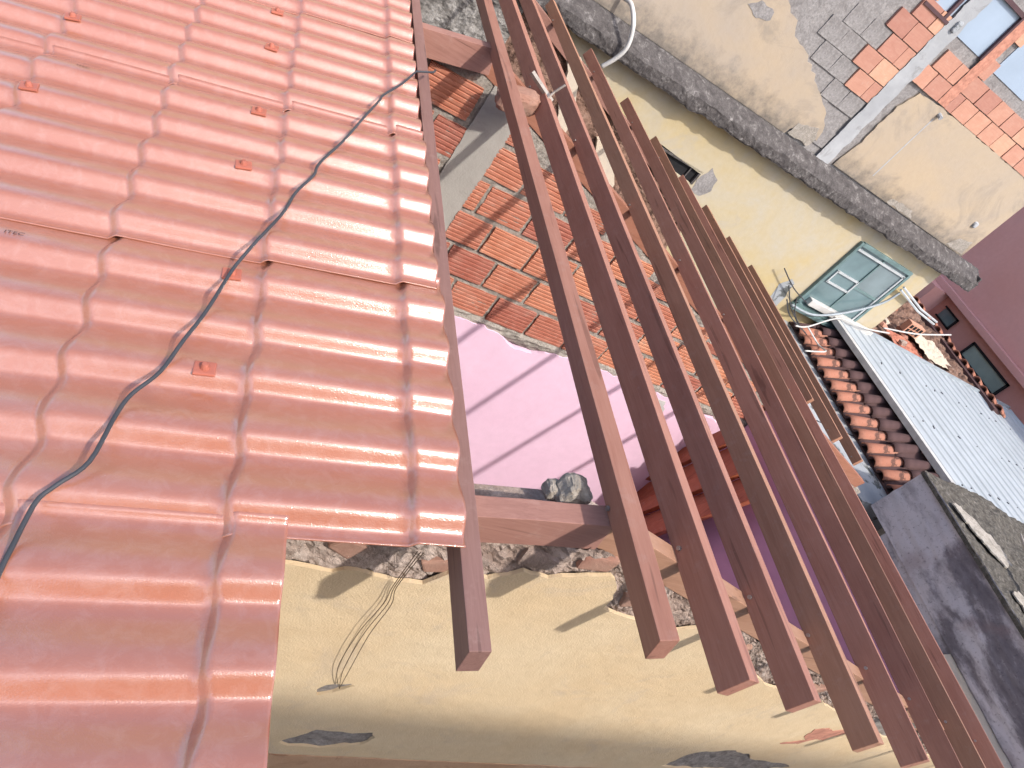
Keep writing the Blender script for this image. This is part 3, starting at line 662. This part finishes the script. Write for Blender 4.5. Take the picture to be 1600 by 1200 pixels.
for r in range(-5, 14):
    zc = -.20 + .43*r + .195; x = 10.6 - (.29 if r % 2 else 0)
    while x < 18.9:
        x0, x1 = x, x+.56; x += .578
        for (a, b) in ((x0, min(x1, 12.62)), (max(x0, 13.06), min(x1, 14.05)), (max(x0, 14.37), min(x1, 18.98))):
            if b-a < .13: continue
            xm = (a+b)/2
            if xm < 12.63:
                lim = 11.85 if r <= -3 else (11.55 if r == -2 else (11.45 if r < 0 else 11.2))
                if xm > 11.75 and zc > .9: continue
                if a < lim or zc < -1.25:
                    if zc > -2.3 and zc < 2 and xm > (9.3 if zc > -.6 else 10.1 if zc > -1.1 else 11.4) and R_.random() < .8: place_brick(fb, BM3, xm, BY+.022, zc, (b-a)/.56, 1, .008)
                    continue
            else:
                if r < 0: continue
                if zc > .85 and xm < 14.05: continue
                if zc > .85 and not (14.37 < xm < 14.6): continue
            if zc > 2.6: continue
            place_brick(fb, BM2, xm, BY-.01, zc, (b-a)/.56, 1, .01)
for k, (poly, mt_) in enumerate((([(8.55, -1.02), (8.75, -.82), (9.15, -.85), (9.2, -1.0), (8.9, -1.12)], 'grey_wall'), ([(11.5, -2.5), (11.55, -2.2), (12.1, -2.05), (12.25, -2.3), (12.2, -2.5)], 'mortar'), ([(15.4, -2.5), (15.5, -2.35), (16.3, -2.32), (16.5, -2.5)], 'mortar'), ([(18.2, -2.5), (18.4, -2.2), (18.9, -2.1), (18.98, -2.5)], 'mortar'))):
    part('render_patch', panel(ragged(poly, .08, .05, 90+k), [], BY-.058, .02), mt_, fb)
part('cement_plug', rock((18.35, BY-.06, -1.72), (.14, .1, .14), 6, 'col', n=2), 'col', fb)
part('pipe_stub', MB().tube([(14.42, BY-.02, -.36), (14.44, BY-.16, -.40)], .05, 8), 'col', fb)
part('plaster_score', MB().bx(14.38, 14.41, BY-.0535, BY-.048, -2.2, -.5), 'col', fb)
# blue-grey panels in the openings at upper right
w1 = part('window_panel', MB().bx(13.05, 14.0, BY-.02, BY+.02, .9, 1.86), 'bluepanel', fb)
part('panel_frame', MB().bx(14.0, 14.055, BY-.10, BY, .88, 1.95).bx(13.05, 14.0, BY-.09, BY, 1.86, 1.95), 'maroon', fb)
part('window_panel', MB().bx(14.62, 16.0, BY-.02, BY+.02, .88, 1.9), 'bluepanel', fb)
part('window_panel', MB().bx(11.95, 12.6, BY-.02, BY+.02, .98, 1.9), 'bluepanel', fb)
part('panel_frame', MB().bx(11.78, 12.62, BY-.09, BY, .90, .97).bx(12.42, 12.5, BY-.09, BY, .97, 1.9), 'maroon', fb)
part('bracket', rock((12.86, BY-.1, 1.0), (.12, .07, .2), 9, 'ledge'), 'slab', fb)
# window on the lower wall
wi = part('window', MB().bx(15.80, 15.90, BY-.2, BY-.02, -5.95, -3.60).bx(15.9, 18.15, BY-.2, BY-.02, -3.70, -3.58).bx(18.08, 18.18, BY-.2, BY-.02, -5.8, -3.7).bx(15.8, 18.2, BY-.2, BY-.02, -5.98, -5.88), 'teal', fb, bevel=.015)
def sub(nme, mb, mat, bevel=0):
    o = link(nme, mb.mesh(nme, MT[mat], tuple(wi['_org']), False, bevel), wi, tuple(wi['_org'])); return o
sub('pane', MB().bx(15.9, 17.0, BY-.125, BY-.11, -5.88, -3.70), 'glass'); sub('pane', MB().bx(17.0, 18.08, BY-.14, BY-.125, -4.72, -3.70), 'glass2'); sub('pane', MB().bx(17.0, 18.08, BY-.14, BY-.125, -5.88, -4.78), 'glass')
sub('sash_bar', MB().bx(16.97, 17.02, BY-.16, BY-.10, -5.88, -3.7).bx(17.02, 18.08, BY-.16, BY-.1, -4.79, -4.72), 'teal')
sub('vent_sash', MB().bx(16.05, 16.95, BY-.17, BY-.13, -4.62, -4.56).bx(16.05, 16.95, BY-.17, BY-.13, -5.0, -4.94).bx(16.02, 16.07, BY-.17, BY-.13, -5.0, -4.56).bx(16.93, 16.98, BY-.17, BY-.13, -5.0, -4.56), 'alum')
sub('sash_rail', MB().bx(15.9, 18.08, BY-.18, BY-.12, -3.84, -3.78).bx(18.0, 18.06, BY-.18, BY-.12, -5.88, -3.8), 'alum')
part('window_sill', MB().bx(15.75, 18.22, BY-.34, BY-.1, -6.1, -5.98), 'teal', fb, bevel=.02)
single('white_hose', MB().tube(cr([(6.27, 14.35, -2.20), (6.38, 14.15, -2.19), (6.55, 13.92, -2.42), (6.68, 13.86, -2.78), (6.63, 13.88, -3.08), (6.52, 13.95, -3.36)], 6), .045, 8), 'white', 'bent white hose sticking out over the dark concrete ledge', 'hose', (6.5, 14, -2.8), smooth=True)

# ------------------------------------------------------------------ roofs below, at right
mr = thing('metal_roof', 'white ribbed metal roof sheets below the teal window', 'roof', (20, 10, -5.8))
def rib(x):
    f = (x/.46) % 1.0; h = .04*(smooth(f/.10)*smooth((.34-f)/.10)); g = .006*math.sin(x*2*math.pi/.09) if f > .36 else 0
    return h + g
for k in range(5):
    xa = 17.30 + 2.07*k; xb = xa + 2.11
    part('roof_panel', MB().grid(180, 3, lambda u, v: (xa+u*(xb-xa) + (1-v)*1.05, 5.3 + v*(14.36-5.3), -5.75 + rib(xa+u*(xb-xa)) + .004*(k % 2))), 'metal', mr)
part('edge_trim', MB().add([(17.22+1.05, 5.3, -5.70), (17.34+1.05, 5.3, -5.68), (17.34, 14.36, -5.68), (17.22, 14.36, -5.70), (17.22+1.05, 5.3, -5.86), (17.22, 14.36, -5.86)], [(0, 1, 2, 3), (0, 3, 5, 4)]), 'white', mr)
part('wall_flashing', MB().bx(16.1, 19.0, 14.2, 14.38, -5.80, -5.60), 'white', mr, bevel=.02)
part('end_trim', MB().bx(19.02, 27.5, 14.34, 14.40, -5.80, -5.64), 'metal_d', mr)
scr = MB()
for k in range(20):
    for yy in (6.5, 8.6, 10.7, 12.8):
        if R_.random() < .5: scr.tube([(17.75+.46*k+(14.36-yy)*.116, yy+R_.uniform(-.1, .1), -5.70), (17.75+.46*k+(14.36-yy)*.116, yy, -5.685)], .017, 6)
part('screws', scr, 'screw', mr, kind='stuff')
# clay tile eave
ot = thing('clay_tile_roof', 'old mouldy clay tile eave tucked beside the white metal roof', 'roof', (17, 11, -6.5))
EX, EZ, ES = 16.25, -6.46, math.radians(19)
def halfpipe(L, r0, r1, n=8, m=4, arc=2.5, up=1):
    mb = MB(); vs = []
    for i in range(m+1):
        t = i/m
        for j in range(n+1):
            a = -arc/2 + arc*j/n; r = r0+(r1-r0)*t
            vs.append((t*L, r*math.sin(a), up*(r*math.cos(a)-r*math.cos(arc/2)) + .004*noise.noise(Vector((t*6, a*3, r*90)))))
    nn = n+1; fs = [(i*nn+j, (i+1)*nn+j, (i+1)*nn+j+1, i*nn+j+1) for i in range(m) for j in range(n)]
    v2 = [(x, y*.9, z-.03) for x, y, z in vs]; o = len(vs)
    fs += [tuple(q+o for q in f)[::-1] for f in fs] + [(j, j+1, o+j+1, o+j) for j in range(n)]
    return mb.add(vs+v2, fs)
TM = [halfpipe(.98, .17+.004*k, .14).mesh('roof_tile', MT['oldtile'], (0, 0, 0), smooth=True) for k in range(3)]
TMd = [halfpipe(.9, .165+.004*k, .135).mesh('roof_tile', MT['darkstrip'], (0, 0, 0), smooth=True) for k in range(2)]
TMc = halfpipe(.98, .15, .13, up=-1).mesh('gutter_tile', MT['darkstrip'], (0, 0, 0), smooth=True)
for r in range(15):
    yy = 7.95 + .425*r
    for c_ in range(2):
        p = Vector((EX + c_*.80*math.cos(ES) + R_.uniform(-.05, .05), yy + R_.uniform(-.03, .03), EZ + c_*.80*math.sin(ES) + .02*c_))
        if c_ and p.x > 18: continue
        o = link('roof_tile', R_.choice(TM if c_ == 0 else TMd), ot, p); o.rotation_euler = (R_.uniform(-.06, .06), -ES+.05, R_.uniform(-.05, .05))
        o2 = link('gutter_tile', TMc, ot, p + Vector((.06, .21, .02))); o2.rotation_euler = (0, -ES+.03, R_.uniform(-.03, .03))
part('roof_deck', MB().add([(EX+.1, 7.7, EZ-.10), (EX+.1, 14.45, EZ-.10), (EX+1.9, 14.45, EZ-.14+1.8*math.tan(ES)*.86), (EX+1.9, 7.7, EZ-.14+1.8*math.tan(ES)*.86), (EX+.1, 7.7, EZ-.2), (EX+.1, 14.45, EZ-.2), (EX+1.9, 14.45, EZ-.2), (EX+1.9, 7.7, EZ-.2)],
     [(0, 3, 2, 1), (0, 1, 5, 4), (4, 5, 6, 7), (1, 2, 6, 5), (2, 3, 7, 6), (3, 0, 4, 7)]), 'darkstrip', ot)
part('gutter_slab', MB().bx(14.6, 16.6, 7.84, 14.4, -10, -6.60), 'slab', ot)
part('slab_edge', MB().bx(14.6, 16.4, 10.1, 10.13, -6.61, -6.592), 'dark', ot)
# stained wall
sb = thing('stained_wall', 'mould stained grey wall with mossy concrete top at the right edge', 'wall', (17, 5, -10))
part('wall_face', MB().grid(60, 40, lambda u, v: (15.3+.02*fbm((0, u*10, v*4), 1.5), -1.0+u*8.8, -6.62+v*1.42)), 'stain', sb, smooth=True)
part('wall_body', MB().bx(15.33, 19.1, -1.0, 7.1, -10, -5.50), 'stain', sb)
part('mossy_top', MB().grid(120, 120, lambda u, v: (lambda x, y: (x, y, -5.21 + .05*fbm((x, y, 0), 1.6, 5) + .02*fbm((x, y, 4), 8, 3)))(15.26+u*3.9, -1.0+v*(8.8 - .55*max(0, u-.6)/.4))), 'moss', sb)
part('moss_edge', MB().grid(110, 3, lambda u, v: (15.24 + .012*fbm((0, u*10, v), 5, 4), -1.0+u*8.8, -5.20-.09*v)), 'moss', sb)
for k, poly in enumerate(([(15.5, 7.0), (15.8, 7.0), (16.5, 6.2), (16.5, 5.75), (16.1, 5.65), (15.65, 6.4)], [(15.65, 5.0), (15.95, 5.1), (16.1, 4.8), (16.0, 4.2), (15.7, 4.4)], [(16.2, 4.4), (16.5, 4.5), (16.6, 4.0), (16.3, 3.8)])):
    mb = panel(ragged(poly, .06, .08, 80+k), [], 0, .03)
    for i, v in enumerate(mb.v): mb.v[i] = Vector((v.x, v.z, -5.135 + v.y - .035))
    part('bare_patch', mb, 'bare', sb)
single('dead_branch', MB().tube([(15.95, 4.3, -5.08), (16.2, 4.8, -4.95), (16.55, 5.6, -4.86), (16.75, 6.3, -4.75)], lambda t: .10*(1-t)**.7+.02, 8), 'deadwood', 'splintered dry wood lying on the mossy wall top', 'branch', (16, 5, -5.1))
single('concrete_bench', MB().grid(40, 20, lambda u, v: (13.9+1.42*v, -1.0+u*5.4, -6.95+.30*v**2+.02*fbm((v, u*6, 0), 3))).bx(13.9, 15.29, -1.0, 4.4, -10, -6.97), 'cream', 'pale dirty cement ledge at the foot of the stained wall', 'ledge', (14.6, 2, -10))
single('black_hose', MB().tube(cr([(13.7, 4.3, -6.85), (13.5, 3.7, -7.0), (13.6, 3.1, -7.3), (13.9, 2.6, -7.6)], 6), .03, 7), 'cable', 'thin black hose drooping below the pale cement ledge', 'hose', (13.6, 3.5, -7), smooth=True)
structure('yard', MB().bx(9.1, 14.6, -6, 14.3, -9.98, -9.9), 'slab')
# red house at right
rh = thing('red_house', 'dusky red house with projecting ledge behind the metal roof', 'house', (29, 14, -10))
k_ = 28/24
part('upper_wall', MB().bx(28.0, 34, -2, 26, -4.75, .2), 'redwall', rh)
part('ledge', MB().bx(27.72, 28.0, -2, 26, -4.98, -4.72), 'redwall', rh, bevel=.02)
part('lower_wall', MB().bx(28.06, 34, -2, 26, -10, -4.98), 'redlow', rh)
part('cross_wall', MB().bx(27.0, 28.1, 20.1, 26, -10, -4.98), 'redwall', rh)
wa = part('window', MB().bx(27.96, 28.08, 15.35, 17.65, -5.40, -5.32).bx(27.96, 28.08, 15.35, 17.65, -6.03, -5.95).bx(27.96, 28.08, 15.35, 15.43, -6.03, -5.32).bx(27.96, 28.08, 17.57, 17.65, -6.03, -5.32), 'dark', rh)
link('pane', MB().bx(28.02, 28.05, 15.43, 17.57, -5.95, -5.40).mesh('pane', MT['glass_green'], tuple(wa['_org'])), wa, tuple(wa['_org']))
wa = part('window', MB().bx(27.96, 28.08, 18.85, 19.75, -5.35, -5.29).bx(27.96, 28.08, 18.85, 19.75, -5.83, -5.77).bx(27.96, 28.08, 18.85, 18.91, -5.83, -5.29), 'dark', rh)
link('pane', MB().bx(28.02, 28.05, 18.91, 19.7, -5.77, -5.35).mesh('pane', MT['glass'], tuple(wa['_org'])), wa, tuple(wa['_org']))
# ruined roof top between the metal roof and the red house
ru = thing('ruined_wall', 'crumbling old wall top with broken bricks and tiles behind the metal roof', 'wall', (24, 17, -10))
part('rubble_face', MB().grid(90, 90, lambda u, v: (lambda x, y: (x, y, -6.15 + .9*smooth((x-22.6)/3)*.5 + .16*fbm((x, y, 0), .9, 5) + .07*fbm((x, y, 3), 4, 3)))(19.3+u*6.4, 14.45+v*6)), 'earth', ru)
part('pale_render', MB().grid(30, 30, lambda u, v: (22.9+u*1.8, 14.9+v*1.6, -5.75+.05*fbm((u*2, v*2, 0), 3, 4))), 'cream', ru)
part('brick_face', MB().grid(20, 20, lambda u, v: (21.3+u*1.7, 14.6+v*1.3, -5.9+.06*fbm((u*2, v*2, 7), 3, 4))), 'brick', ru)
for k in range(22):
    mb = rock((R_.uniform(20.2, 25), R_.uniform(14.7, 18.5), R_.uniform(-5.95, -5.75)), (R_.uniform(.15, .4), R_.uniform(.15, .35), .14), k, 'brick', n=1, rough=.3, rot=R_.uniform(-.4, .4))
    part('rubble_piece', mb, R_.choice(['brick2', 'oldtile', 'core', 'cream']), ru)
hb = MB().bx(22.3, 23.1, 16.0, 16.25, -5.75, -5.35)
part('hollow_brick', hb, 'brick2', ru, bevel=.01)
hv = MB()
for a in range(4):
    for b_ in range(2): hv.bx(22.36+.18*a, 22.48+.18*a, 15.985, 15.998, -5.71+.18*b_, -5.58+.18*b_)
part('brick_hole_shade', hv, 'dark', ru)  # dark plates on the brick face, painted shade for its cavities
ev = thing('tile_eave', 'row of old clay tiles along the eave in front of the red house', 'eave', (26, 17, -5.8))
for r in range(18):
    p = Vector((25.6 + R_.uniform(-.06, .06), 13.6+.43*r, -5.55 + R_.uniform(-.03, .03)))
    o = link('roof_tile', R_.choice(TM), ev, p); o.rotation_euler = (0, .30, R_.uniform(-.1, .1)); o.scale = (.62, 1, 1)
part('eave_board', MB().bx(25.4, 26.1, 13.5, 21.2, -5.95, -5.62), 'darkstrip', ev)
# wires at the window
wb = [[(15.0, 13.6, -5.75), (16.2, 13.9, -5.85), (17.2, 14.1, -5.5), (18.1, 14.2, -4.75), (18.35, 14.25, -4.2)],
      [(14.6, 13.3, -5.4), (15.3, 13.6, -5.9), (15.9, 13.7, -6.2), (16.4, 13.6, -6.35)], [(14.5, 13.4, -5.6), (15.4, 13.7, -6.1), (16.0, 13.4, -6.2)],
      [(15.0, 14.2, -5.55), (15.5, 14.0, -6.0), (16.0, 13.7, -6.25)], [(14.4, 14.2, -5.2), (15.2, 14.2, -5.55), (16.0, 14.2, -5.75)]]
for k, P in enumerate(wb):
    single('wall_cable', MB().tube(cr(P, 6), .035 if k == 0 else .018, 6), 'metal_d' if k == 0 else 'cable', ['thick grey cable slung across the teal window', 'dark cable in the tangle by the purlin edge'][k > 0], 'cable', P[0], smooth=True, group='cables tangled under the teal window')
wcs = [[(15.4, 13.3, -6.1), (16.1, 13.6, -6.1), (17.2, 14.0, -5.62), (18.4, 14.1, -5.55), (19.6, 14.3, -5.4)], [(16.1, 13.6, -6.1), (16.5, 13.2, -6.25), (16.3, 12.7, -6.1), (15.6, 12.6, -6.3)], [(19.1, 14.2, -5.3), (20.5, 14.3, -5.0), (21.6, 14.3, -4.5)]]
for k, P in enumerate(wcs):
    single('white_cable', MB().tube(cr(P, 7), .024, 6), 'white', ['white cable running from the tangle over the metal roof', 'white cable loop hanging over the clay tile eave', 'white cable sagging in front of the ruined wall'][k], 'cable', P[0], smooth=True)
single('service_bracket', MB().tube([(18.2, 14.2, -4.0), (19.6, 14.3, -4.3), (20.9, 14.5, -4.45)], .035, 6).tube([(18.2, 14.2, -4.1), (19.6, 14.3, -4.4), (20.9, 14.5, -4.55)], .035, 6), 'alum', 'pair of pale metal rods reaching from the window corner past the wall', 'bracket', (18.2, 14.2, -4.1))
# unseen house added behind to cast the low shadow on the yellow wall
nb = thing('added_shadow_house', 'plain unseen house added behind the viewpoint to cast a shadow', 'house', (2, -11, -10))
mb = MB(); x0, x1 = -3.0, 12.6
ztl, ztr = 8.6, 7.7
mb.add([(x0, -8, -10), (x1, -8, -10), (x1, -8, ztr), (x0, -8, ztl), (x0, -12, -10), (x1, -12, -10), (x1, -12, ztr), (x0, -12, ztl)], [(0, 1, 2, 3), (4, 7, 6, 5), (0, 3, 7, 4), (1, 5, 6, 2), (3, 2, 6, 7)])
part('wall', mb, 'far_cream', nb)
for xx in (7, 10.6): part('window', MB().bx(xx-.9, xx+.9, -8.0, -7.9, -.5, 2), 'glass', nb)
